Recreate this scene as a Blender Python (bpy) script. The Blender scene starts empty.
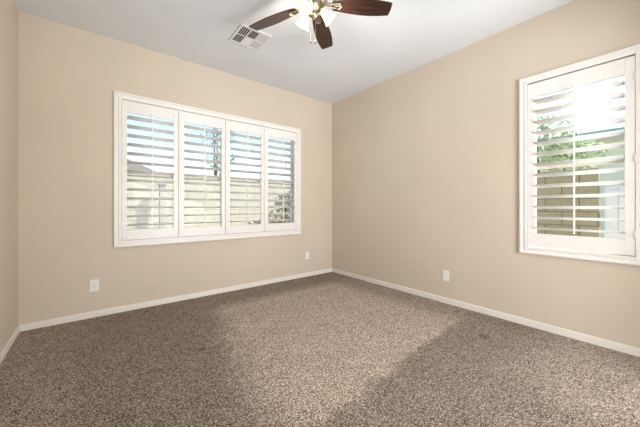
import bpy, bmesh, math, random
from mathutils import Vector, Matrix

S = bpy.context.scene
COL = S.collection
random.seed(7)

# ------------------------------------------------------------------ layout (metres)
H = 2.9                       # ceiling height
XL, XR = -0.543, 3.210        # left wall, right wall
YB, YA = -0.35, 3.693         # back wall (behind the camera), far wall with the wide window
EYE = 1.136
YAW = math.radians(38.56)

# ------------------------------------------------------------------ camera
cam_d = bpy.data.cameras.new('camera')
cam = bpy.data.objects.new('camera', cam_d)
COL.objects.link(cam)
cam.location = (0, 0, EYE)
cam.rotation_euler = (math.pi / 2, 0, -YAW)
cam_d.sensor_width = 36.0
cam_d.lens = 282.2 / 640 * 36.0
cam_d.shift_y = -7.5 / 640
cam_d.clip_start = 0.05
cam_d.clip_end = 200
S.camera = cam

# ------------------------------------------------------------------ view
vs = S.view_settings
vs.view_transform = 'Standard'
vs.look = 'None'
vs.gamma = 1.0
vs.use_curve_mapping = False
vs.exposure = 0.68

# ------------------------------------------------------------------ sky and sun
W = bpy.data.worlds.new('sky')
S.world = W
W.use_nodes = True
wn = W.node_tree
wn.nodes.clear()
sky = wn.nodes.new('ShaderNodeTexSky')
sky.sky_type = 'NISHITA'
sky.sun_disc = False
sky.sun_elevation = math.radians(52)
sky.sun_rotation = math.radians(131)
sky.air_density = 1.0
sky.dust_density = 2.0
sky.ozone_density = 1.0
bg = wn.nodes.new('ShaderNodeBackground')
bg.inputs['Strength'].default_value = 0.29
wo = wn.nodes.new('ShaderNodeOutputWorld')
wn.links.new(sky.outputs[0], bg.inputs[0])
wn.links.new(bg.outputs[0], wo.inputs[0])

sun_d = bpy.data.lights.new('sun', 'SUN')
sun_d.energy = 3.7
sun_d.angle = math.radians(0.6)
sun_d.color = (1.0, 0.95, 0.86)
sun = bpy.data.objects.new('sun', sun_d)
COL.objects.link(sun)
sun.rotation_euler = Vector((-0.75, 0.65, -1.0)).to_track_quat('-Z', 'Y').to_euler()

# added area lamp, fills the room from behind the camera through the back opening
fill_d = bpy.data.lights.new('fill_light', 'AREA')
fill_d.shape = 'RECTANGLE'
fill_d.size = 2.2
fill_d.size_y = 2.2
fill_d.energy = 192
fill_d.color = (0.96, 0.98, 1.0)
fill = bpy.data.objects.new('fill_light', fill_d)
COL.objects.link(fill)
fill.location = (1.7, -2.3, 1.3)
fill.rotation_euler = Vector((0.25, 1.0, 0.8)).to_track_quat('-Z', 'Z').to_euler()

FAN = (1.315, 1.738)
BULB_W = 6.5
BULB_COL = (1.0, 0.96, 0.91)

# ------------------------------------------------------------------ helpers
def P(*a):
    return Vector(a)

def quad_box(bm, lo, hi, mi=0):
    x0, y0, z0 = lo
    x1, y1, z1 = hi
    v = [bm.verts.new(p) for p in ((x0,y0,z0),(x1,y0,z0),(x1,y1,z0),(x0,y1,z0),(x0,y0,z1),(x1,y0,z1),(x1,y1,z1),(x0,y1,z1))]
    for f in ((0,3,2,1),(4,5,6,7),(0,1,5,4),(1,2,6,5),(2,3,7,6),(3,0,4,7)):
        bm.faces.new([v[i] for i in f]).material_index = mi
    return v

def add_box(bm, lo, hi, bev=0.0, mi=0):
    t = bmesh.new()
    quad_box(t, lo, hi, mi)
    if bev > 0:
        bmesh.ops.bevel(t, geom=t.edges[:], offset=bev, segments=2, profile=0.5, affect='EDGES')
    merge(bm, t)

def merge(bm, t, M=None):
    if M is not None:
        bmesh.ops.transform(t, matrix=M, verts=t.verts[:])
    me = bpy.data.meshes.new('tmp')
    t.to_mesh(me)
    t.free()
    bm.from_mesh(me)
    bpy.data.meshes.remove(me)

def lathe(bm, prof, seg=32, M=None, smooth=True):
    t = bmesh.new()
    rings = []
    for r, z in prof:
        if r < 1e-6:
            rings.append([t.verts.new((0, 0, z))])
        else:
            rings.append([t.verts.new((r * math.cos(2 * math.pi * i / seg), r * math.sin(2 * math.pi * i / seg), z)) for i in range(seg)])
    for a, b in zip(rings, rings[1:]):
        for i in range(seg):
            j = (i + 1) % seg
            if len(a) == 1 and len(b) == 1:
                continue
            if len(a) == 1:
                f = t.faces.new((a[0], b[i], b[j]))
            elif len(b) == 1:
                f = t.faces.new((a[i], a[j], b[0]))
            else:
                f = t.faces.new((a[i], a[j], b[j], b[i]))
            f.smooth = smooth
    bmesh.ops.recalc_face_normals(t, faces=t.faces[:])
    merge(bm, t, M)

def tube(bm, pts, r, seg=10, r1=None):
    pts = [Vector(p) for p in pts]
    n = len(pts)
    t = bmesh.new()
    rings = []
    up = Vector((0, 0, 1))
    for i, p in enumerate(pts):
        d = (pts[min(i + 1, n - 1)] - pts[max(i - 1, 0)]).normalized()
        a = d.cross(up)
        if a.length < 1e-3:
            a = d.cross(Vector((1, 0, 0)))
        a.normalize()
        b = d.cross(a)
        rr = r if r1 is None else r + (r1 - r) * i / (n - 1)
        rings.append([t.verts.new(p + (a * math.cos(2*math.pi*k/seg) + b * math.sin(2*math.pi*k/seg)) * rr) for k in range(seg)])
    for a, b in zip(rings, rings[1:]):
        for k in range(seg):
            j = (k + 1) % seg
            t.faces.new((a[k], a[j], b[j], b[k])).smooth = True
    t.faces.new(rings[0])
    t.faces.new(rings[-1])
    bmesh.ops.recalc_face_normals(t, faces=t.faces[:])
    merge(bm, t)

def obj(name, bm, mats, parent=None, loc=None, rot=None):
    me = bpy.data.meshes.new(name)
    bm.to_mesh(me)
    bm.free()
    if not isinstance(mats, (list, tuple)):
        mats = [mats]
    for m in mats:
        me.materials.append(m)
    o = bpy.data.objects.new(name, me)
    COL.objects.link(o)
    if parent:
        o.parent = parent
    if loc:
        o.location = loc
    if rot:
        o.rotation_euler = rot
    return o

def thing(name, label, cat, loc=(0, 0, 0), rot=(0, 0, 0), group=None):
    o = bpy.data.objects.new(name, None)
    COL.objects.link(o)
    o.empty_display_size = 0.05
    o.location = loc
    o.rotation_euler = rot
    o['label'] = label
    o['category'] = cat
    if group:
        o['group'] = group
    return o

def struct(name, bm, mats, label=None, parent=None, cat=None):
    o = obj(name, bm, mats, parent)
    if parent is None:
        o['kind'] = 'structure'
        if label:
            o['label'] = label
        if cat:
            o['category'] = cat
    return o

def dup_tree(src, loc=None, label=None, parent=None):
    c = src.copy()
    COL.objects.link(c)
    if parent:
        c.parent = parent
    if loc:
        c.location = loc
    if label:
        c['label'] = label
    for ch in src.children:
        dup_tree(ch, parent=c)
    return c

# ------------------------------------------------------------------ materials
def mat(name, col, rough=0.5, metal=0.0, spec=0.5):
    m = bpy.data.materials.new(name)
    m.use_nodes = True
    b = m.node_tree.nodes['Principled BSDF']
    b.inputs['Base Color'].default_value = (*col, 1)
    b.inputs['Roughness'].default_value = rough
    b.inputs['Metallic'].default_value = metal
    b.inputs['Specular IOR Level'].default_value = spec
    return m

def nodes(m):
    nt = m.node_tree
    return nt, nt.nodes, nt.links, nt.nodes['Principled BSDF']

def noise(nt, scale, detail=3, rough=0.5, coord='Object'):
    tc = nt.nodes.new('ShaderNodeTexCoord')
    n = nt.nodes.new('ShaderNodeTexNoise')
    n.inputs['Scale'].default_value = scale
    n.inputs['Detail'].default_value = detail
    n.inputs['Roughness'].default_value = rough
    nt.links.new(tc.outputs[coord], n.inputs['Vector'])
    return n

def bump(nt, src, strength, dist, bs):
    b = nt.nodes.new('ShaderNodeBump')
    b.inputs['Strength'].default_value = strength
    b.inputs['Distance'].default_value = dist
    nt.links.new(src, b.inputs['Height'])
    nt.links.new(b.outputs[0], bs.inputs['Normal'])
    return b

def ramp(nt, src, stops):
    r = nt.nodes.new('ShaderNodeValToRGB')
    el = r.color_ramp.elements
    while len(el) < len(stops):
        el.new(0.5)
    for e, (p, c) in zip(el, stops):
        e.position = p
        e.color = (*c, 1)
    nt.links.new(src, r.inputs[0])
    return r

def painted(name, col, rough, bstr, scale=90, var=0.03):
    m = mat(name, col, rough, spec=0.25)
    nt, N, L, b = nodes(m)
    n = noise(nt, scale, 4, 0.6)
    bump(nt, n.outputs['Fac'], bstr, 0.004, b)
    n2 = noise(nt, 1.3, 2)
    r = ramp(nt, n2.outputs['Fac'], [(0.3, tuple(c * (1 - var) for c in col)), (0.7, tuple(min(1, c * (1 + var)) for c in col))])
    L.new(r.outputs[0], b.inputs['Base Color'])
    return m

M_wall = painted('beige_wall_paint', (0.66, 0.578, 0.475), 0.75, 0.25)
M_ceil = painted('ceiling_paint', (0.79, 0.825, 0.865), 0.85, 0.25)
M_trim = mat('white_trim_paint', (0.86, 0.83, 0.78), 0.4)
M_shut = mat('white_shutter_paint', (0.88, 0.865, 0.84), 0.35)
M_plate = mat('outlet_plastic', (0.90, 0.89, 0.86), 0.35)
M_slot = mat('outlet_slot_dark', (0.03, 0.03, 0.03), 0.6)
M_rocker = mat('outlet_face_plastic', (0.62, 0.62, 0.62), 0.4)
M_vinyl = mat('window_frame_vinyl', (0.74, 0.68, 0.58), 0.5)
M_rail_shadow = mat('window_rail_shadow', (0.05, 0.045, 0.04), 0.6)
M_ventw = mat('vent_white_metal', (0.78, 0.78, 0.78), 0.4)
M_ventd = mat('vent_duct_shade', (0.005, 0.005, 0.005), 0.9, spec=0.1)
M_nickel = mat('brushed_nickel', (0.36, 0.30, 0.22), 0.35, 1.0)
M_fob = mat('dark_fob', (0.06, 0.05, 0.04), 0.4)
M_steel = mat('hinge_metal', (0.72, 0.70, 0.66), 0.35, 0.6)

# carpet -----------------------------------------------------------
def carpet():
    m = mat('cut_pile_carpet', (0.2, 0.17, 0.14), 0.95, spec=0.05)
    nt, N, L, b = nodes(m)
    tc = N.new('ShaderNodeTexCoord')
    def vor(scale):
        v = N.new('ShaderNodeTexVoronoi')
        v.inputs['Scale'].default_value = scale
        L.new(tc.outputs['Object'], v.inputs['Vector'])
        return v
    def math_(op, a, bb, clamp=False):
        n = N.new('ShaderNodeMath')
        n.operation = op
        n.use_clamp = clamp
        for i, v in enumerate((a, bb)):
            if isinstance(v, (int, float)):
                n.inputs[i].default_value = v
            else:
                L.new(v, n.inputs[i])
        return n.outputs[0]
    v1 = vor(215)
    sep = N.new('ShaderNodeSeparateColor')
    L.new(v1.outputs['Color'], sep.inputs[0])
    n1 = noise(nt, 115, 3, 0.7)
    n2 = noise(nt, 3.0, 4, 0.6)
    # tuft value = random per tuft + clumps
    t = math_('ADD', math_('MULTIPLY', sep.outputs[0], 0.55), math_('MULTIPLY', n1.outputs['Fac'], 0.75))
    tuft = ramp(nt, math_('SUBTRACT', t, 0.15), [(0.20, (0.055, 0.043, 0.033)), (0.40, (0.215, 0.170, 0.133)), (0.58, (0.51, 0.42, 0.340)), (0.80, (0.98, 0.86, 0.74))])
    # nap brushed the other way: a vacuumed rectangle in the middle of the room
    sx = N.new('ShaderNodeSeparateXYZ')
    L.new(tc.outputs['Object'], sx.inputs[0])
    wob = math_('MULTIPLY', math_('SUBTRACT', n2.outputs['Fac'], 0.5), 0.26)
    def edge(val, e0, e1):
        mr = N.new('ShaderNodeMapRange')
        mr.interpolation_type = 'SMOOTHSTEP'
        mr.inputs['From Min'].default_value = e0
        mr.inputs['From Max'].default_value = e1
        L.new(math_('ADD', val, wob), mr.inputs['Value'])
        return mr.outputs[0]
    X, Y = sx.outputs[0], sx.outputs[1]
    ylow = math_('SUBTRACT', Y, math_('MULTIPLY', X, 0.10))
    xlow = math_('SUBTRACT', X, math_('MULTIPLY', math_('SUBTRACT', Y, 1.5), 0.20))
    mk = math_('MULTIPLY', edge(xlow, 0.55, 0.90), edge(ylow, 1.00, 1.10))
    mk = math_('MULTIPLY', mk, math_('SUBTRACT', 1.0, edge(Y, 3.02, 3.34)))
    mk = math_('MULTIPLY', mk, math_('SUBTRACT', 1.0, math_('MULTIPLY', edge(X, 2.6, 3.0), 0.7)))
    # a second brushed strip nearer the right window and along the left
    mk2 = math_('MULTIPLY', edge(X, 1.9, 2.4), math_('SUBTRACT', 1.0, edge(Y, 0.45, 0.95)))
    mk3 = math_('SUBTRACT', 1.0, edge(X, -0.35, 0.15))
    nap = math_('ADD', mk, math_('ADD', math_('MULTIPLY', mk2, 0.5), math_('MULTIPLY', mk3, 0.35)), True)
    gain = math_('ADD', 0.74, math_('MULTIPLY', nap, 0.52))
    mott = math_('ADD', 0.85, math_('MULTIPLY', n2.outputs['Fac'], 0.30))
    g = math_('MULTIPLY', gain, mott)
    # small stain near the right wall
    def spot(cx, cy, rx, ry):
        a = math_('POWER', math_('DIVIDE', math_('SUBTRACT', X, cx), rx), 2.0)
        c = math_('POWER', math_('DIVIDE', math_('SUBTRACT', Y, cy), ry), 2.0)
        return math_('SUBTRACT', 1.0, math_('ADD', a, c), True)
    st = math_('SUBTRACT', 1.0, math_('MULTIPLY', math_('MAXIMUM', spot(2.65, 1.03, 0.07, 0.05), spot(0.66, 2.33, 0.05, 0.04)), 0.45))
    g = math_('MULTIPLY', g, st)
    mx = N.new('ShaderNodeVectorMath')
    mx.operation = 'SCALE'
    L.new(tuft.outputs[0], mx.inputs[0])
    L.new(g, mx.inputs['Scale'])
    L.new(mx.outputs[0], b.inputs['Base Color'])
    hh = math_('ADD', math_('MULTIPLY', v1.outputs['Distance'], -1.0), n1.outputs['Fac'])
    bump(nt, hh, 0.8, 0.008, b)
    return m
M_carpet = carpet()

def wood():
    m = mat('walnut_blade_wood', (0.09, 0.035, 0.02), 0.3)
    nt, N, L, b = nodes(m)
    tc = N.new('ShaderNodeTexCoord')
    mp = N.new('ShaderNodeMapping')
    mp.inputs['Scale'].default_value = (1.5, 26, 26)
    L.new(tc.outputs['Object'], mp.inputs[0])
    n = N.new('ShaderNodeTexNoise')
    n.inputs['Scale'].default_value = 2.2
    n.inputs['Detail'].default_value = 5
    L.new(mp.outputs[0], n.inputs['Vector'])
    r = ramp(nt, n.outputs['Fac'], [(0.30, (0.012, 0.006, 0.004)), (0.55, (0.030, 0.012, 0.008)), (0.75, (0.068, 0.027, 0.016))])
    L.new(r.outputs[0], b.inputs['Base Color'])
    return m
M_wood = wood()

def glassmat():
    m = bpy.data.materials.new('window_glass')
    m.use_nodes = True
    nt = m.node_tree
    nt.nodes.clear()
    o = nt.nodes.new('ShaderNodeOutputMaterial')
    mx = nt.nodes.new('ShaderNodeMixShader')
    tr = nt.nodes.new('ShaderNodeBsdfTransparent')
    tr.inputs[0].default_value = (0.93, 0.96, 0.95, 1)
    gl = nt.nodes.new('ShaderNodeBsdfGlossy')
    gl.inputs['Roughness'].default_value = 0.02
    mx.inputs[0].default_value = 0.006
    nt.links.new(tr.outputs[0], mx.inputs[1])
    nt.links.new(gl.outputs[0], mx.inputs[2])
    nt.links.new(mx.outputs[0], o.inputs[0])
    return m
M_glass = glassmat()

def shadeglass():
    m = bpy.data.materials.new('frosted_shade_glass')
    m.use_nodes = True
    nt = m.node_tree
    nt.nodes.clear()
    o = nt.nodes.new('ShaderNodeOutputMaterial')
    tr = nt.nodes.new('ShaderNodeBsdfTransparent')
    tr.inputs[0].default_value = (1, 0.98, 0.94, 1)
    tl = nt.nodes.new('ShaderNodeBsdfTranslucent')
    tl.inputs[0].default_value = (0.08, 0.075, 0.065, 1)
    em = nt.nodes.new('ShaderNodeEmission')
    em.inputs[0].default_value = (1.0, 0.90, 0.74, 1)
    em.inputs[1].default_value = 0.58
    m1 = nt.nodes.new('ShaderNodeMixShader')
    m1.inputs[0].default_value = 0.75
    ad = nt.nodes.new('ShaderNodeAddShader')
    nt.links.new(tr.outputs[0], m1.inputs[1])
    nt.links.new(tl.outputs[0], m1.inputs[2])
    nt.links.new(m1.outputs[0], ad.inputs[0])
    nt.links.new(em.outputs[0], ad.inputs[1])
    nt.links.new(ad.outputs[0], o.inputs[0])
    return m
M_shade = shadeglass()

def emis(name, col, s):
    m = bpy.data.materials.new(name)
    m.use_nodes = True
    b = m.node_tree.nodes['Principled BSDF']
    b.inputs['Emission Color'].default_value = (*col, 1)
    b.inputs['Emission Strength'].default_value = s
    return m
M_bulb = emis('lit_bulb', (1.0, 0.93, 0.82), 6.0)

def blocks(name, c1, c2, mortar, vscale=1.0):
    m = mat(name, c1, 0.9, spec=0.1)
    nt, N, L, b = nodes(m)
    tc = N.new('ShaderNodeTexCoord')
    br = N.new('ShaderNodeTexBrick')
    br.inputs['Scale'].default_value = 1.0
    br.inputs['Brick Width'].default_value = 0.40
    br.inputs['Row Height'].default_value = 0.20
    br.inputs['Mortar Size'].default_value = 0.008
    br.inputs['Color1'].default_value = (*c1, 1)
    br.inputs['Color2'].default_value = (*c2, 1)
    br.inputs['Mortar'].default_value = (*mortar, 1)
    L.new(tc.outputs['Object'], br.inputs['Vector'])
    n = noise(nt, 30, 4, 0.7)
    mx = N.new('ShaderNodeMix')
    mx.data_type = 'RGBA'
    mx.blend_type = 'MULTIPLY'
    mx.inputs[0].default_value = 0.5
    L.new(br.outputs['Color'], mx.inputs[6])
    L.new(n.outputs['Fac'], mx.inputs[7])
    r = N.new('ShaderNodeMix')
    L.new(mx.outputs[2], b.inputs['Base Color'])
    N.remove(r)
    bump(nt, n.outputs['Fac'], 0.3, 0.01, b)
    return m
M_block = blocks('cream_block', (0.60, 0.555, 0.45), (0.64, 0.60, 0.49), (0.45, 0.41, 0.33))
M_block2 = blocks('olive_block', (0.40, 0.37, 0.25), (0.46, 0.42, 0.29), (0.22, 0.20, 0.14))
M_gravel = painted('desert_gravel', (0.70, 0.64, 0.55), 0.95, 0.9, 60, 0.2)
M_stucco = painted('neighbour_stucco', (0.34, 0.30, 0.25), 0.9, 0.3)
M_stucco2 = painted('pale_stucco', (0.72, 0.74, 0.60), 0.9, 0.3)
M_tile = painted('grey_roof_tile', (0.17, 0.15, 0.13), 0.85, 0.6, 20, 0.2)
M_tile2 = painted('pale_roof_tile', (0.62, 0.62, 0.54), 0.85, 0.6, 20, 0.1)
M_green = mat('green_fascia', (0.20, 0.42, 0.30), 0.6)
M_dkglass = mat('dark_window_glass', (0.05, 0.06, 0.07), 0.1)
M_bark = painted('bark', (0.20, 0.15, 0.11), 0.95, 0.8, 40, 0.2)
M_post = mat('grey_post', (0.33, 0.32, 0.30), 0.8)
M_gate = painted('white_gate_paint', (0.66, 0.68, 0.68), 0.6, 0.1)

def leafmat(name, c1, c2):
    m = mat(name, c1, 0.55, spec=0.3)
    nt, N, L, b = nodes(m)
    n = noise(nt, 6, 2)
    r = ramp(nt, n.outputs['Fac'], [(0.35, c1), (0.65, c2)])
    L.new(r.outputs[0], b.inputs['Base Color'])
    return m
M_leaf = leafmat('leaf_green', (0.14, 0.20, 0.09), (0.30, 0.36, 0.18))
M_leaf3 = leafmat('leaf_dusty_brown', (0.16, 0.145, 0.10), (0.26, 0.24, 0.17))
M_leaf2 = leafmat('leaf_bright_green', (0.38, 0.47, 0.24), (0.56, 0.64, 0.38))

# ------------------------------------------------------------------ room shell
WT = 0.15
bm = bmesh.new()
add_box(bm, (XL - WT, YB - 2.3, -0.1), (XR + WT, YA + WT, 0.0))
struct('floor', bm, M_carpet, 'brown speckled cut pile carpet with brushed lighter patch')
bm = bmesh.new()
add_box(bm, (XL - WT, YB - 2.3, H), (XR + WT, YA + WT, H + 0.12))
struct('ceiling', bm, M_ceil, 'flat off-white painted ceiling')

# wall openings
AO = (0.205, 2.488, 0.745, 2.290)      # far window: x0, x1, z0, z1
BO = (0.170, 0.875, 0.745, 2.290)      # right window: y0, y1, z0, z1
def wall_with_hole(lo, hi, axis, o):
    """axis 'x': wall runs along x; o = (a0, a1, z0, z1) opening"""
    b = bmesh.new()
    def bx(a0, a1, z0, z1):
        if a1 - a0 < 1e-4 or z1 - z0 < 1e-4:
            return
        if axis == 'x':
            add_box(b, (a0, lo[1], z0), (a1, hi[1], z1))
        else:
            add_box(b, (lo[0], a0, z0), (hi[0], a1, z1))
    A0, A1 = (lo[0], hi[0]) if axis == 'x' else (lo[1], hi[1])
    bx(A0, o[0], lo[2], hi[2])
    bx(o[1], A1, lo[2], hi[2])
    bx(o[0], o[1], lo[2], o[2])
    bx(o[0], o[1], o[3], hi[2])
    return b
struct('wall_far', wall_with_hole((XL, YA, 0), (XR, YA + WT, H), 'x', AO), M_wall, 'beige painted wall holding the wide four-panel window')
struct('wall_right', wall_with_hole((XR, YB - 2.3, 0), (XR + WT, YA + WT, H), 'y', BO), M_wall, 'beige painted wall holding the narrower single window')
bm = bmesh.new()
add_box(bm, (XL - WT, YB - 2.3, 0), (XL, YA + WT, H))
struct('wall_left', bm, M_wall, 'beige painted wall at the left edge')
DO = (0.7, 2.72, 0.0, 2.35)  # opening out of view, placed and sized to admit the added fill
struct('wall_back', wall_with_hole((XL, YB - 0.12, 0), (XR, YB, H), 'x', DO), M_wall)
bm = bmesh.new()
add_box(bm, (XL, YB - 2.3, 0), (XR, YB - 2.18, H))
struct('wall_hallway', bm, M_wall)

# baseboards
BH, BT = 0.064, 0.014
def base(name, lo, hi, label):
    b = bmesh.new()
    add_box(b, lo, hi, 0.004)
    struct(name, b, M_trim, label)
base('baseboard_far', (XL, YA - BT, 0), (XR, YA, BH), 'white baseboard under the wide window')
base('baseboard_right', (XR - BT, YB, 0), (XR, YA - BT, BH), 'white baseboard under the narrower window')
base('baseboard_left', (XL, YB, 0), (XL + BT, YA - BT, BH), 'white baseboard at the left edge')

# ------------------------------------------------------------------ windows and plantation shutters
# Everything is built in a local frame: x along the wall, -y into the room, z up; the wall face is y = 0.
def ring(bm, x0, x1, z0, z1, w, y0, y1, bev=0.002):
    add_box(bm, (x0, y0, z0), (x0 + w, y1, z1), bev)
    add_box(bm, (x1 - w, y0, z0), (x1, y1, z1), bev)
    add_box(bm, (x0 + w, y0, z1 - w), (x1 - w, y1, z1), bev)
    add_box(bm, (x0 + w, y0, z0), (x1 - w, y1, z0 + w), bev)

def window_unit(name, root, x0, x1, z0, z1, mull, label):
    e = bpy.data.objects.new(name, None)
    COL.objects.link(e)
    e.matrix_world = root
    e['kind'] = 'structure'
    e['label'] = label
    zm = 1.505
    b = bmesh.new()
    ring(b, x0, x1, z0, z1, 0.045, 0.085, 0.14)
    for m in mull:
        add_box(b, (m - 0.025, 0.085, z0 + 0.045), (m + 0.025, 0.14, z1 - 0.045), 0.002)
    obj('window_frame', b, M_vinyl, e)
    xs = [x0 + 0.045] + [v for m in mull for v in (m - 0.025, m + 0.025)] + [x1 - 0.045]
    for i in range(0, len(xs), 2):
        a, c = xs[i], xs[i + 1]
        b = bmesh.new()
        add_box(b, (a, 0.078, zm - 0.022), (c, 0.118, zm + 0.012), 0.002)
        r = obj('meeting_rail', b, M_vinyl, e)
        b = bmesh.new()
        add_box(b, (a, 0.080, zm + 0.010), (c, 0.112, zm + 0.028), 0.001)
        obj('rail_shadow', b, M_rail_shadow, r)  # dark strip stands in for the shadow line above the meeting rail
        for (za, zb) in ((z0 + 0.045, zm - 0.022), (zm + 0.024, z1 - 0.045)):
            b = bmesh.new()
            add_box(b, (a, 0.100, za), (c, 0.104, zb))
            obj('glass_pane', b, M_glass, e)
    return e

def shutters(root, label, X0, X1, Z0, Z1, px, tw, zp0, zp1, oz0, oz1, stile, post, nl, group, tilts, hinge_left):
    """X0..X1,Z0..Z1: outer edge of the frame; px: list of panel (x0,x1)."""
    e = thing('plantation_shutter', label, 'window shutters', group=group)
    e.matrix_world = root
    b = bmesh.new()
    # moulded frame: a thick inner lip, a sloping face and an outer bead
    w = tw
    ring(b, X0, X1, Z0, Z1, w, -0.018, 0.0, 0.003)
    ring(b, X0 + 0.004, X1 - 0.004, Z0 + 0.004, Z1 - 0.004, 0.020, -0.030, -0.017, 0.004)
    ring(b, X0 + 0.044, X1 - 0.044, Z0 + 0.044, Z1 - 0.044, w - 0.044, -0.026, 0.045, 0.003)
    for m in post:
        add_box(b, (m - 0.008, -0.026, Z0 + w), (m + 0.008, 0.045, Z1 - w), 0.002)
    obj('frame', b, M_shut, e)
    pitch = (oz1 - oz0) / nl
    for k, (a, c) in enumerate(px):
        b = bmesh.new()
        y0, y1 = -0.020, 0.010
        add_box(b, (a, y0, zp0), (a + stile, y1, zp1), 0.003)
        add_box(b, (c - stile, y0, zp0), (c, y1, zp1), 0.003)
        add_box(b, (a + stile, y0 + .001, oz1), (c - stile, y1 - .001, zp1), 0.002)
        add_box(b, (a + stile, y0 + .001, zp0), (c - stile, y1 - .001, oz0), 0.002)
        pn = obj('shutter_panel', b, M_shut, e)
        b = bmesh.new()
        la, lc = a + stile + 0.002, c - stile - 0.002
        for i in range(nl):
            zc = oz0 + (i + 0.5) * pitch
            t = bmesh.new()
            n = 14
            prof = []
            for q in range(n):
                th = 2 * math.pi * q / n
                prof.append((0.055 * math.cos(th), 0.0058 * math.sin(th)))
            ra = [t.verts.new((la, y, z)) for y, z in prof]
            rb = [t.verts.new((lc, y, z)) for y, z in prof]
            for q in range(n):
                j = (q + 1) % n
                t.faces.new((ra[q], ra[j], rb[j], rb[q])).smooth = True
            t.faces.new(ra)
            t.faces.new(rb)
            bmesh.ops.recalc_face_normals(t, faces=t.faces[:])
            M = Matrix.Translation((0, -0.005, zc)) @ Matrix.Rotation(math.radians(tilts[k]), 4, 'X')
            merge(b, t, M)
        obj('louver_slats', b, M_shut, pn)
        # tilt rod with staples
        b = bmesh.new()
        xm = (a + c) / 2
        fy = -0.005 - 0.055 * math.cos(math.radians(tilts[k])) - 0.010
        add_box(b, (xm - 0.0055, fy - 0.006, oz0 + 0.02), (xm + 0.0055, fy + 0.004, oz1 + 0.012), 0.002)
        for i in range(nl):
            zc = oz0 + (i + 0.5) * pitch - 0.055 * math.sin(math.radians(tilts[k]))
            add_box(b, (xm - 0.0015, fy + 0.003, zc - 0.003), (xm + 0.0015, fy + 0.013, zc + 0.003))
        obj('tilt_rod', b, M_shut, pn)
        hx = a - 0.001 if hinge_left[k] else c + 0.001
        for hz_ in (zp1 - 0.16, (zp0 + zp1) / 2 - 0.02, zp0 + 0.16):
            b = bmesh.new()
            tube(b, [(hx, -0.028, hz_ - 0.03), (hx, -0.028, hz_ + 0.03)], 0.0035, 8)
            add_box(b, (hx - 0.008, -0.0275, hz_ - 0.028), (hx + 0.008, -0.0255, hz_ + 0.028))
            obj('hinge', b, M_shut, pn)
    return e

RA = Matrix.Translation((0, YA, 0))
window_unit('window_1', RA, AO[0], AO[1], AO[2], AO[3], [1.346], 'wide window behind the four-panel shutters')
inner0, inner1 = 0.220, 2.473
pw = (inner1 - inner0) / 4
posts = [inner0 + pw * k for k in (1, 2, 3)]
px = []
for k in range(4):
    px.append((inner0 + pw * k + (0.004 if k == 0 else 0.010), inner0 + pw * (k + 1) - (0.004 if k == 3 else 0.011)))
shutters(RA, 'white four-panel plantation shutters across the wide window', 0.150, 2.543, 0.694, 2.351, px, 0.072,
         0.770, 2.275, 0.878, 2.146, 0.047, posts, 13, None, [-12, -10, -10, -15], [True, True, True, False])
# right wall: local x runs towards the camera (-Y), -y local points into the room (-X)
RB = Matrix.Translation((XR, 0, 0)) @ Matrix.Rotation(-math.pi / 2, 4, 'Z')
# local x = -world y
window_unit('window_2', RB, -BO[1], -BO[0], BO[2], BO[3], [], 'narrower window in the right wall behind a single shutter')
shutters(RB, 'white single-panel plantation shutter on the narrower right window', -0.929, -0.115, 0.686, 2.352, [(-0.861, -0.183)], 0.066,
         0.758, 2.276, 0.880, 2.148, 0.054, [], 13, None, [-12], [False])

# ------------------------------------------------------------------ wall outlets
def outlet(label, M, cat='wall outlet', w=0.074, h=0.120):
    e = thing('wall_outlet', label, cat)
    e.matrix_world = M
    b = bmesh.new()
    add_box(b, (-w / 2, -0.006, -h / 2), (w / 2, 0.0, h / 2), 0.0025)
    obj('cover_plate', b, M_plate, e)
    for s in (-1, 1):
        t = bmesh.new()
        lathe(t, [(0.0, -0.0075), (0.0165, -0.0075), (0.0172, -0.0065), (0.0172, -0.004)], 24, Matrix.Translation((0, 0, s * 0.0195)) @ Matrix.Rotation(-math.pi / 2, 4, 'X') @ Matrix.Scale(-1, 4, (0, 0, 1)))
        f = obj('receptacle', t, M_rocker, e)
        t = bmesh.new()
        z = s * 0.0195
        add_box(t, (-0.0075, -0.0082, z - 0.001), (-0.0055, -0.0070, z + 0.008))
        add_box(t, (0.0055, -0.0082, z - 0.001), (0.0075, -0.0070, z + 0.007))
        add_box(t, (-0.002, -0.0082, z - 0.010), (0.002, -0.0070, z - 0.006))
        obj('slot', t, M_slot, f)
    t = bmesh.new()
    lathe(t, [(0, -0.0075), (0.003, -0.007), (0.0035, -0.006)], 12, Matrix.Rotation(-math.pi / 2, 4, 'X') @ Matrix.Scale(-1, 4, (0, 0, 1)))
    obj('screw', t, M_steel, e)
    return e
outlet('white wall outlet low on the wall below the left end of the wide shutters', Matrix.Translation((-0.005, YA, 0.324)))
outlet('white wall outlet near the far corner, right of the wide shutters', Matrix.Translation((2.682, YA, 0.338)))
outlet('white wall outlet low on the right wall between corner and narrower window', Matrix.Translation((XR, 1.660, 0.323)) @ Matrix.Rotation(-math.pi / 2, 4, 'Z'))

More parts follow.
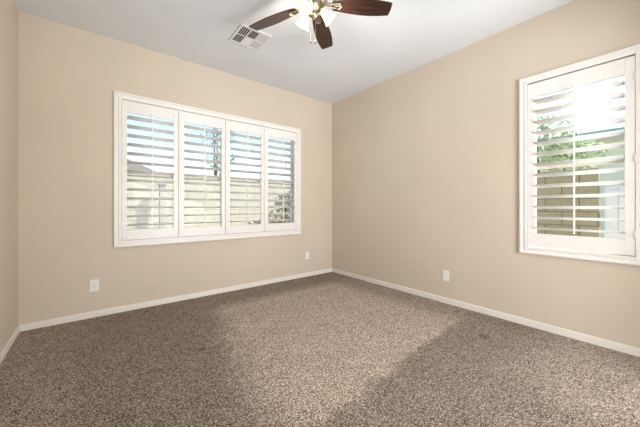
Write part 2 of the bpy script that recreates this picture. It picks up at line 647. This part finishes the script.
# ------------------------------------------------------------------ ceiling vent
vx0, vx1, vy0, vy1 = 1.105, 1.440, 2.600, 2.945
vent = thing('ceiling_vent', 'square white metal air register on the ceiling beside the fan', 'ceiling vent', ((vx0 + vx1) / 2, (vy0 + vy1) / 2, H))
def vl(x, y, z):
    return (x - (vx0 + vx1) / 2, y - (vy0 + vy1) / 2, z)
hw, hd = (vx1 - vx0) / 2, (vy1 - vy0) / 2
b = bmesh.new()
fw = 0.026
def vbox(b, x0, x1, y0, y1, z0, z1, bev=0.0015):
    add_box(b, (x0, y0, z0), (x1, y1, z1), bev)
vbox(b, -hw, -hw + fw, -hd, hd, -0.010, 0)
vbox(b, hw - fw, hw, -hd, hd, -0.010, 0)
vbox(b, -hw + fw, hw - fw, -hd, -hd + fw, -0.010, 0)
vbox(b, -hw + fw, hw - fw, hd - fw, hd, -0.010, 0)
c1 = -hw + 0.118      # divider between column one and two
c2 = c1 + 0.095
vbox(b, c1 - 0.006, c1 + 0.006, -hd + fw, hd - fw, -0.010, -0.002)
vbox(b, c2 - 0.005, c2 + 0.005, -hd + fw, hd - fw, -0.010, -0.002)
vbox(b, c1, hw - fw, -0.005, 0.005, -0.010, -0.002)
obj('frame', b, M_ventw, vent)
b = bmesh.new()
vbox(b, -hw + 0.01, hw - 0.01, -hd + 0.01, hd - 0.01, -0.0012, 0, 0)
obj('duct_shade_plate', b, M_ventd, vent)  # black plate on the uncut ceiling, painted as the shade inside the duct
def vane(b, along, pos, a0, a1, width, ang, z=-0.0062):
    t = bmesh.new()
    quad_box(t, (-(a1 - a0) / 2, -width / 2, -0.0005), ((a1 - a0) / 2, width / 2, 0.0005))
    R = Matrix.Rotation(math.radians(ang), 4, 'X')
    if along == 'y':
        R = Matrix.Rotation(math.pi / 2, 4, 'Z') @ R
        M = Matrix.Translation((pos, (a0 + a1) / 2, z)) @ R
    else:
        M = Matrix.Translation(((a0 + a1) / 2, pos, z)) @ R
    merge(b, t, M)
b = bmesh.new()
n = 4
add_box(b, (-hw + fw, -0.003, -0.009), (c1 - 0.006, 0.003, -0.003))
for i in range(n + 1):
    p = -hw + fw + (c1 - 0.006 + hw - fw) * i / n
    vane(b, 'y', p, -hd + fw, hd - fw, 0.0068, 0)
obj('vanes', b, M_ventw, vent)
b = bmesh.new()
for i in range(9):
    vane(b, 'x', -hd + fw + (hd - fw - 0.005) * (i + 0.5) / 9, c1 + 0.006, c2 - 0.005, 0.0105, 40)
obj('vanes', b, M_ventw, vent)
b = bmesh.new()
for i in range(9):
    vane(b, 'x', 0.005 + (hd - fw - 0.005) * (i + 0.5) / 9, c1 + 0.006, c2 - 0.005, 0.014, -32)
obj('vanes', b, M_ventw, vent)
b = bmesh.new()
for i in range(7):
    vane(b, 'y', c2 + 0.005 + (hw - fw - c2 - 0.005) * (i + 0.5) / 7, -hd + fw, hd - fw, 0.0105, 2)
obj('vanes', b, M_ventw, vent)

# ------------------------------------------------------------------ ceiling fan
fan = thing('ceiling_fan', 'ceiling fan with dark wooden blades, nickel body and three lit glass shades', 'ceiling fan', (FAN[0], FAN[1], H))
b = bmesh.new()
lathe(b, [(0.0, 0.0), (0.085, 0.0), (0.088, -0.010), (0.075, -0.035), (0.060, -0.045), (0.060, -0.06)], 40)
obj('canopy', b, M_nickel, fan)
b = bmesh.new()
lathe(b, [(0.058, -0.055), (0.100, -0.065), (0.122, -0.085), (0.126, -0.120), (0.120, -0.150), (0.108, -0.165), (0.104, -0.185), (0.085, -0.200), (0.0, -0.205)], 48)
obj('motor_housing', b, M_nickel, fan)
b = bmesh.new()
lathe(b, [(0.0, -0.200), (0.060, -0.205), (0.066, -0.222), (0.058, -0.245), (0.040, -0.260), (0.030, -0.275), (0.038, -0.290), (0.030, -0.310), (0.012, -0.318), (0.008, -0.330), (0.0, -0.333)], 32)
kit = obj('light_kit', b, M_nickel, fan)

BZ = -0.200
BR0, BR1 = 0.150, 0.612
def blade_mesh():
    b = bmesh.new()
    n = 26
    L_ = BR1 - BR0
    top = []
    for i in range(n + 1):
        s = i / n
        # half width grows from the root, fullest past the middle, easing in to a blunt tip
        w = 0.045 + 0.027 * math.sin(min(1.0, s / 0.62) * math.pi / 2)
        if s > 0.62:
            w -= 0.017 * ((s - 0.62) / 0.38) ** 1.5
        if s < 0.06:
            w *= 0.72 + 0.28 * math.sqrt(s / 0.06)
        top.append((BR0 + s * L_, w))
    tipx = top[-1][0]
    prof = [(x, w) for x, w in top] + [(tipx + 0.005, top[-1][1] - 0.005), (tipx + 0.009, 0.0)]
    outline = [(x, w) for x, w in prof] + [(x, -w) for x, w in reversed(prof[:-1])]
    th = 0.003
    up = [b.verts.new((x, y, th)) for x, y in outline]
    dn = [b.verts.new((x, y, -th)) for x, y in outline]
    b.faces.new(up)
    b.faces.new(list(reversed(dn)))
    for i in range(len(outline)):
        j = (i + 1) % len(outline)
        b.faces.new((up[i], dn[i], dn[j], up[j]))
    bmesh.ops.recalc_face_normals(b, faces=b.faces[:])
    return b
def iron_mesh():
    b = bmesh.new()
    # arm from the hub rising over to the blade, ending in an open loop with screws
    tube(b, [(0.095, -0.012, 0.012), (0.13, -0.010, -0.004), (0.165, -0.018, -0.008), (0.20, -0.022, -0.008)], 0.006, 8)
    tube(b, [(0.095, 0.012, 0.012), (0.13, 0.010, -0.004), (0.165, 0.018, -0.008), (0.20, 0.022, -0.008)], 0.006, 8)
    loop = []
    for i in range(19):
        a = -math.pi / 2 + math.pi * i / 18
        loop.append((0.20 + 0.024 * math.cos(a), 0.022 * math.sin(a), -0.008))
    tube(b, loop, 0.006, 8)
    add_box(b, (0.08, -0.02, 0.004), (0.11, 0.02, 0.020), 0.003)
    add_box(b, (0.165, -0.010, -0.008), (0.222, 0.010, -0.003), 0.002)
    for x, y in ((0.175, 0.0), (0.212, 0.0)):
        lathe(b, [(0, -0.012), (0.004, -0.011), (0.005, -0.008)], 10, Matrix.Translation((x, y, 0)))
    return b
bl0 = obj('blade', blade_mesh(), M_wood, fan)
ir0 = obj('blade_iron', iron_mesh(), M_nickel, bl0)
PITCH = math.radians(-13)
A0 = 39.5
def place_blade(o, deg):
    o.location = (0, 0, BZ)
    o.rotation_euler = (Matrix.Rotation(math.radians(deg), 3, 'Z') @ Matrix.Rotation(PITCH, 3, 'X')).to_euler()
place_blade(bl0, A0)
for k in range(1, 5):
    c = bl0.copy()
    COL.objects.link(c)
    c.parent = fan
    place_blade(c, A0 + 72 * k)
    d = ir0.copy()
    COL.objects.link(d)
    d.parent = c

# light kit: three arms with bell shades
def shade_bm():
    b = bmesh.new()
    outer = [(0.020, 0.0), (0.026, 0.010), (0.031, 0.030), (0.036, 0.055), (0.044, 0.078), (0.056, 0.097), (0.060, 0.102)]
    inner = [(r - 0.0025, z) for r, z in reversed(outer)]
    lathe(b, outer + inner, 32)
    return b
def holder_bm():
    b = bmesh.new()
    lathe(b, [(0.0, -0.030), (0.014, -0.028), (0.017, -0.012), (0.024, -0.006), (0.026, 0.006), (0.0, 0.008)], 24)
    return b
def bulb_bm():
    b = bmesh.new()
    lathe(b, [(0.0, 0.008), (0.010, 0.010), (0.011, 0.022), (0.018, 0.040), (0.021, 0.056), (0.016, 0.070), (0.0, 0.077)], 20)
    return b
SA0 = 90.0
TILT = 42      # shade axis below the horizontal
AR, AZ = 0.066, -0.245
sh0 = None
for k in range(3):
    ang = math.radians(SA0 + 120 * k)
    R = Matrix.Rotation(ang, 4, 'Z')
    dirv = Vector((math.cos(math.radians(TILT)), 0, -math.sin(math.radians(TILT))))
    q = dirv.to_track_quat('Z', 'Y').to_matrix().to_4x4()
    M = R @ Matrix.Translation((AR, 0, AZ)) @ q
    arm = bmesh.new()
    pts = [(R @ Vector(p)) for p in ((0.030, 0, -0.235), (0.050, 0, -0.228), (0.066, 0, -0.236), (0.072, 0, -0.250))]
    tube(arm, pts, 0.007, 8)
    obj('lamp_arm', arm, M_nickel, fan)
    if sh0 is None:
        sh0 = obj('lamp_shade', shade_bm(), M_shade, fan)
        ho0 = obj('lamp_holder', holder_bm(), M_nickel, sh0)
        bu0 = obj('bulb', bulb_bm(), M_bulb, sh0)
        sh = sh0
    else:
        sh = sh0.copy(); COL.objects.link(sh); sh.parent = fan
        for s_ in (ho0, bu0):
            c = s_.copy(); COL.objects.link(c); c.parent = sh
    sh.matrix_local = M
    ld = bpy.data.lights.new('bulb_light', 'POINT')
    ld.energy = BULB_W
    ld.color = BULB_COL
    ld.shadow_soft_size = 0.035
    lo = bpy.data.objects.new('bulb_light', ld)
    COL.objects.link(lo)
    lo.parent = sh
    lo.location = (0, 0, 0.115)

# pull chains
def chain(x, y, z0, z1, name='pull_chain'):
    b = bmesh.new()
    n = int((z0 - z1) / 0.006)
    for i in range(n):
        z = z0 - i * 0.006
        lathe(b, [(0, z), (0.0020, z - 0.0015), (0.0020, z - 0.0035), (0, z - 0.005)], 6, Matrix.Translation((x, y, 0)))
    o = obj(name, b, M_nickel, fan)
    b = bmesh.new()
    lathe(b, [(0, z1), (0.003, z1 - 0.002), (0.0065, z1 - 0.016), (0.0055, z1 - 0.028), (0, z1 - 0.031)], 14, Matrix.Translation((x, y, 0)))
    obj('fob', b, M_fob, o)
chain(0.015, -0.012, -0.30, -0.480)
chain(-0.014, 0.010, -0.25, -0.480)

# ------------------------------------------------------------------ outside
bm = bmesh.new()
add_box(bm, (-25, YB - 8, -0.35), (35, 40, -0.15))
g = struct('ground', bm, M_gravel, 'pale gravel yard outside the windows')

def wall_thing(name, label, cat, p0, p1, h, m, t=0.15, z0=-0.15):
    p0, p1 = Vector(p0), Vector(p1)
    L_ = (p1 - p0).length
    e = thing(name, label, cat, (p0.x, p0.y, z0), (0, 0, math.atan2(p1.y - p0.y, p1.x - p0.x)))
    b = bmesh.new()
    # the brick texture reads x and y: build it lying down, then stand it up with the object's rotation
    add_box(b, (0, 0, -t / 2), (L_, h - z0, t / 2))
    o = obj('block_panel', b, m, e, rot=(math.pi / 2, 0, 0))
    b = bmesh.new()
    add_box(b, (0, -t / 2 - 0.015, h - z0), (L_, t / 2 + 0.015, h - z0 + 0.05), 0.008)
    obj('wall_cap', b, m, e)
    return e
wall_thing('garden_wall', 'sunlit cream block wall beyond the wide window', 'garden wall', (-6, 6.8, 0), (8.2, 6.8, 0), 1.74, M_block)
wall_thing('garden_wall', 'olive block wall beyond the narrower right window', 'garden wall', (5.6, 0.66, 0), (5.6, 6.7, 0), 1.62, M_block2)

# gate beside the olive wall
gt = thing('garden_gate', 'pale grey boarded gate seen through the lower right louvers', 'gate', (5.6, -0.76, -0.15))
b = bmesh.new()
for i in range(10):
    add_box(b, (-0.02, 0.02 + i * 0.135, 0.10), (0.02, 0.15 + i * 0.135, 1.55), 0.004)
obj('boards', b, M_gate, gt)
b = bmesh.new()
for z in (0.25, 0.85, 1.42):
    add_box(b, (-0.05, 0.02, z), (-0.02, 1.37, z + 0.07), 0.004)
obj('crossbars', b, M_gate, gt)

# post standing in front of the cream wall
pt = thing('fence_post', 'grey post in front of the cream block wall', 'post', (1.06, 6.45, -0.15))
b = bmesh.new()
add_box(b, (-0.05, -0.05, 0), (0.05, 0.05, 1.70), 0.006)
obj('shaft', b, M_post, pt)
b = bmesh.new()
add_box(b, (-0.065, -0.065, 1.70), (0.065, 0.065, 1.74), 0.006)
obj('cap', b, M_post, pt)

# neighbour's house beyond the far wall
def house(label, x0, x1, y0, y1, hw_, rise, mw, mr, wins, ov=0.5, fascia=None):
    e = thing('neighbour_house', label, 'house', (x0, y0, -0.15))
    dx, dy = x1 - x0, y1 - y0
    b = bmesh.new()
    add_box(b, (0, 0, 0), (dx, dy, hw_))
    obj('walls', b, mw, e)
    b = bmesh.new()
    v = [b.verts.new(p) for p in ((-ov, -ov, hw_), (dx + ov, -ov, hw_), (dx + ov, dy + ov, hw_), (-ov, dy + ov, hw_))]
    t_ = [b.verts.new(p) for p in ((-ov, -ov, hw_ + .16), (dx + ov, -ov, hw_ + .16), (dx + ov, dy + ov, hw_ + .16), (-ov, dy + ov, hw_ + .16))]
    s = min(dx, dy) * 0.45
    if dx > dy:
        r = [b.verts.new((s, dy / 2, hw_ + rise)), b.verts.new((dx - s, dy / 2, hw_ + rise))]
        fs = [(t_[0], t_[1], r[1], r[0]), (t_[2], t_[3], r[0], r[1]), (t_[1], t_[2], r[1]), (t_[3], t_[0], r[0])]
    else:
        r = [b.verts.new((dx / 2, s, hw_ + rise)), b.verts.new((dx / 2, dy - s, hw_ + rise))]
        fs = [(t_[1], t_[2], r[1], r[0]), (t_[3], t_[0], r[0], r[1]), (t_[0], t_[1], r[0]), (t_[2], t_[3], r[1])]
    for f in fs:
        b.faces.new(f)
    b.faces.new(v)
    for i in range(4):
        f = b.faces.new((v[i], v[(i + 1) % 4], t_[(i + 1) % 4], t_[i]))
        f.material_index = 1
    bmesh.ops.recalc_face_normals(b, faces=b.faces[:])
    obj('roof', b, [mr, fascia or mw], e)
    for side, a0, a1, z0, z1 in wins:
        b = bmesh.new()
        gb = bmesh.new()
        if side == 'front':
            ring(b, a0, a1, z0, z1, 0.06, -0.05, 0.02)
            add_box(gb, (a0 + .06, -0.015, z0 + .06), (a1 - .06, -0.005, z1 - .06))
            w = obj('window_frame', b, M_gate, e)
            obj('glass_pane', gb, M_dkglass, w)
        else:
            R = Matrix.Rotation(-math.pi / 2, 4, 'Z')
            t = bmesh.new(); ring(t, -a1, -a0, z0, z1, 0.06, -0.05, 0.02); merge(b, t, R)
            t = bmesh.new(); add_box(t, (-a1 + .06, -0.015, z0 + .06), (-a0 - .06, -0.005, z1 - .06)); merge(gb, t, R)
            w = obj('window_frame', b, M_gate, e)
            obj('glass_pane', gb, M_dkglass, w)
    return e
house('low tan house with grey tiled roof beyond the cream wall', -4.5, 2.0, 13, 19, 2.2, 2.1, M_stucco, M_tile,
      [('front', 5.0, 6.2, 1.0, 2.1), ('front', 2.5, 3.7, 1.0, 2.1)])
house('pale stucco house with green fascia beyond the right window', 9.0, 15, -3.0, 2.2, 2.75, 1.4, M_stucco2, M_tile2,
      [('side', 2.6, 3.6, 1.0, 2.1)], fascia=M_green)

# trees and shrubs
def leaves(bm, c, r, n, size, rnd, flat=0.8):
    for _ in range(n):
        while True:
            p = Vector((rnd.uniform(-1, 1), rnd.uniform(-1, 1), rnd.uniform(-1, 1)))
            if 0.25 < p.length < 1:
                break
        p = Vector(c) + Vector((p.x * r, p.y * r, p.z * r * flat))
        s = size * rnd.uniform(0.6, 1.3)
        a = Vector((rnd.uniform(-1, 1), rnd.uniform(-1, 1), rnd.uniform(-1, 1))).normalized()
        q = a.cross(Vector((rnd.uniform(-1, 1), rnd.uniform(-1, 1), rnd.uniform(-1, 1)))).normalized()
        v = [bm.verts.new(p - a * s), bm.verts.new(p + q * s * 0.4), bm.verts.new(p + a * s), bm.verts.new(p - q * s * 0.4)]
        bm.faces.new(v)

def tree(name, label, cat, loc, h, crowns, m, seed, n=700, size=0.06, tr=0.07):
    rnd = random.Random(seed)
    e = thing(name, label, cat, loc)
    b = bmesh.new()
    mid = Vector((rnd.uniform(-.1, .1), rnd.uniform(-.1, .1), h * 0.45))
    tube(b, [(0, 0, 0), mid * 0.5, mid], tr, 8, tr * 0.75)
    for c, r in crowns:
        tube(b, [mid * 0.97, (mid + Vector(c)) / 2 + Vector((0, 0, -0.1)), c], tr * 0.6, 6, tr * 0.15)
        for _ in range(7):
            d = Vector((rnd.uniform(-1, 1), rnd.uniform(-1, 1), rnd.uniform(-.3, 1))).normalized() * r * 0.9
            tube(b, [c, Vector(c) + d * 0.5 + Vector((0, 0, .05)), Vector(c) + d], tr * 0.18, 5, tr * 0.05)
    obj('trunk', b, M_bark, e)
    b = bmesh.new()
    for c, r in crowns:
        leaves(b, c, r, n, size, rnd)
    obj('foliage', b, m, e)
    return e
tree('yard_tree', 'airy green tree standing beyond the wide window', 'tree', (2.9, 8.6, -0.15), 3.2,
     [((0.0, 0, 3.4), 0.5), ((0.15, 0.1, 2.7), 0.45), ((-0.1, 0.1, 4.2), 0.45), ((0.5, 0.1, 3.9), 0.35)], M_leaf, 3, 260, 0.05)
tree('yard_tree', 'bright green tree behind the olive wall, right window', 'tree', (7.3, 1.7, -0.15), 3.0,
     [((0.0, 0.1, 2.6), 0.7), ((-0.3, -0.5, 2.2), 0.5), ((0.2, 0.7, 2.3), 0.6)], M_leaf2, 5, 600, 0.06)
tree('shrub', 'low leafy shrub before the cream wall, behind the rightmost wide panel', 'shrub', (3.25, 5.7, -0.15), 1.1,
     [((0, 0, 0.9), 0.36), ((-0.45, 0, 0.75), 0.30), ((0.42, 0.1, 1.0), 0.42), ((0.25, 0.0, 1.35), 0.30), ((0.62, 0.0, 1.45), 0.32)], M_leaf3, 9, 230, 0.045, 0.03)
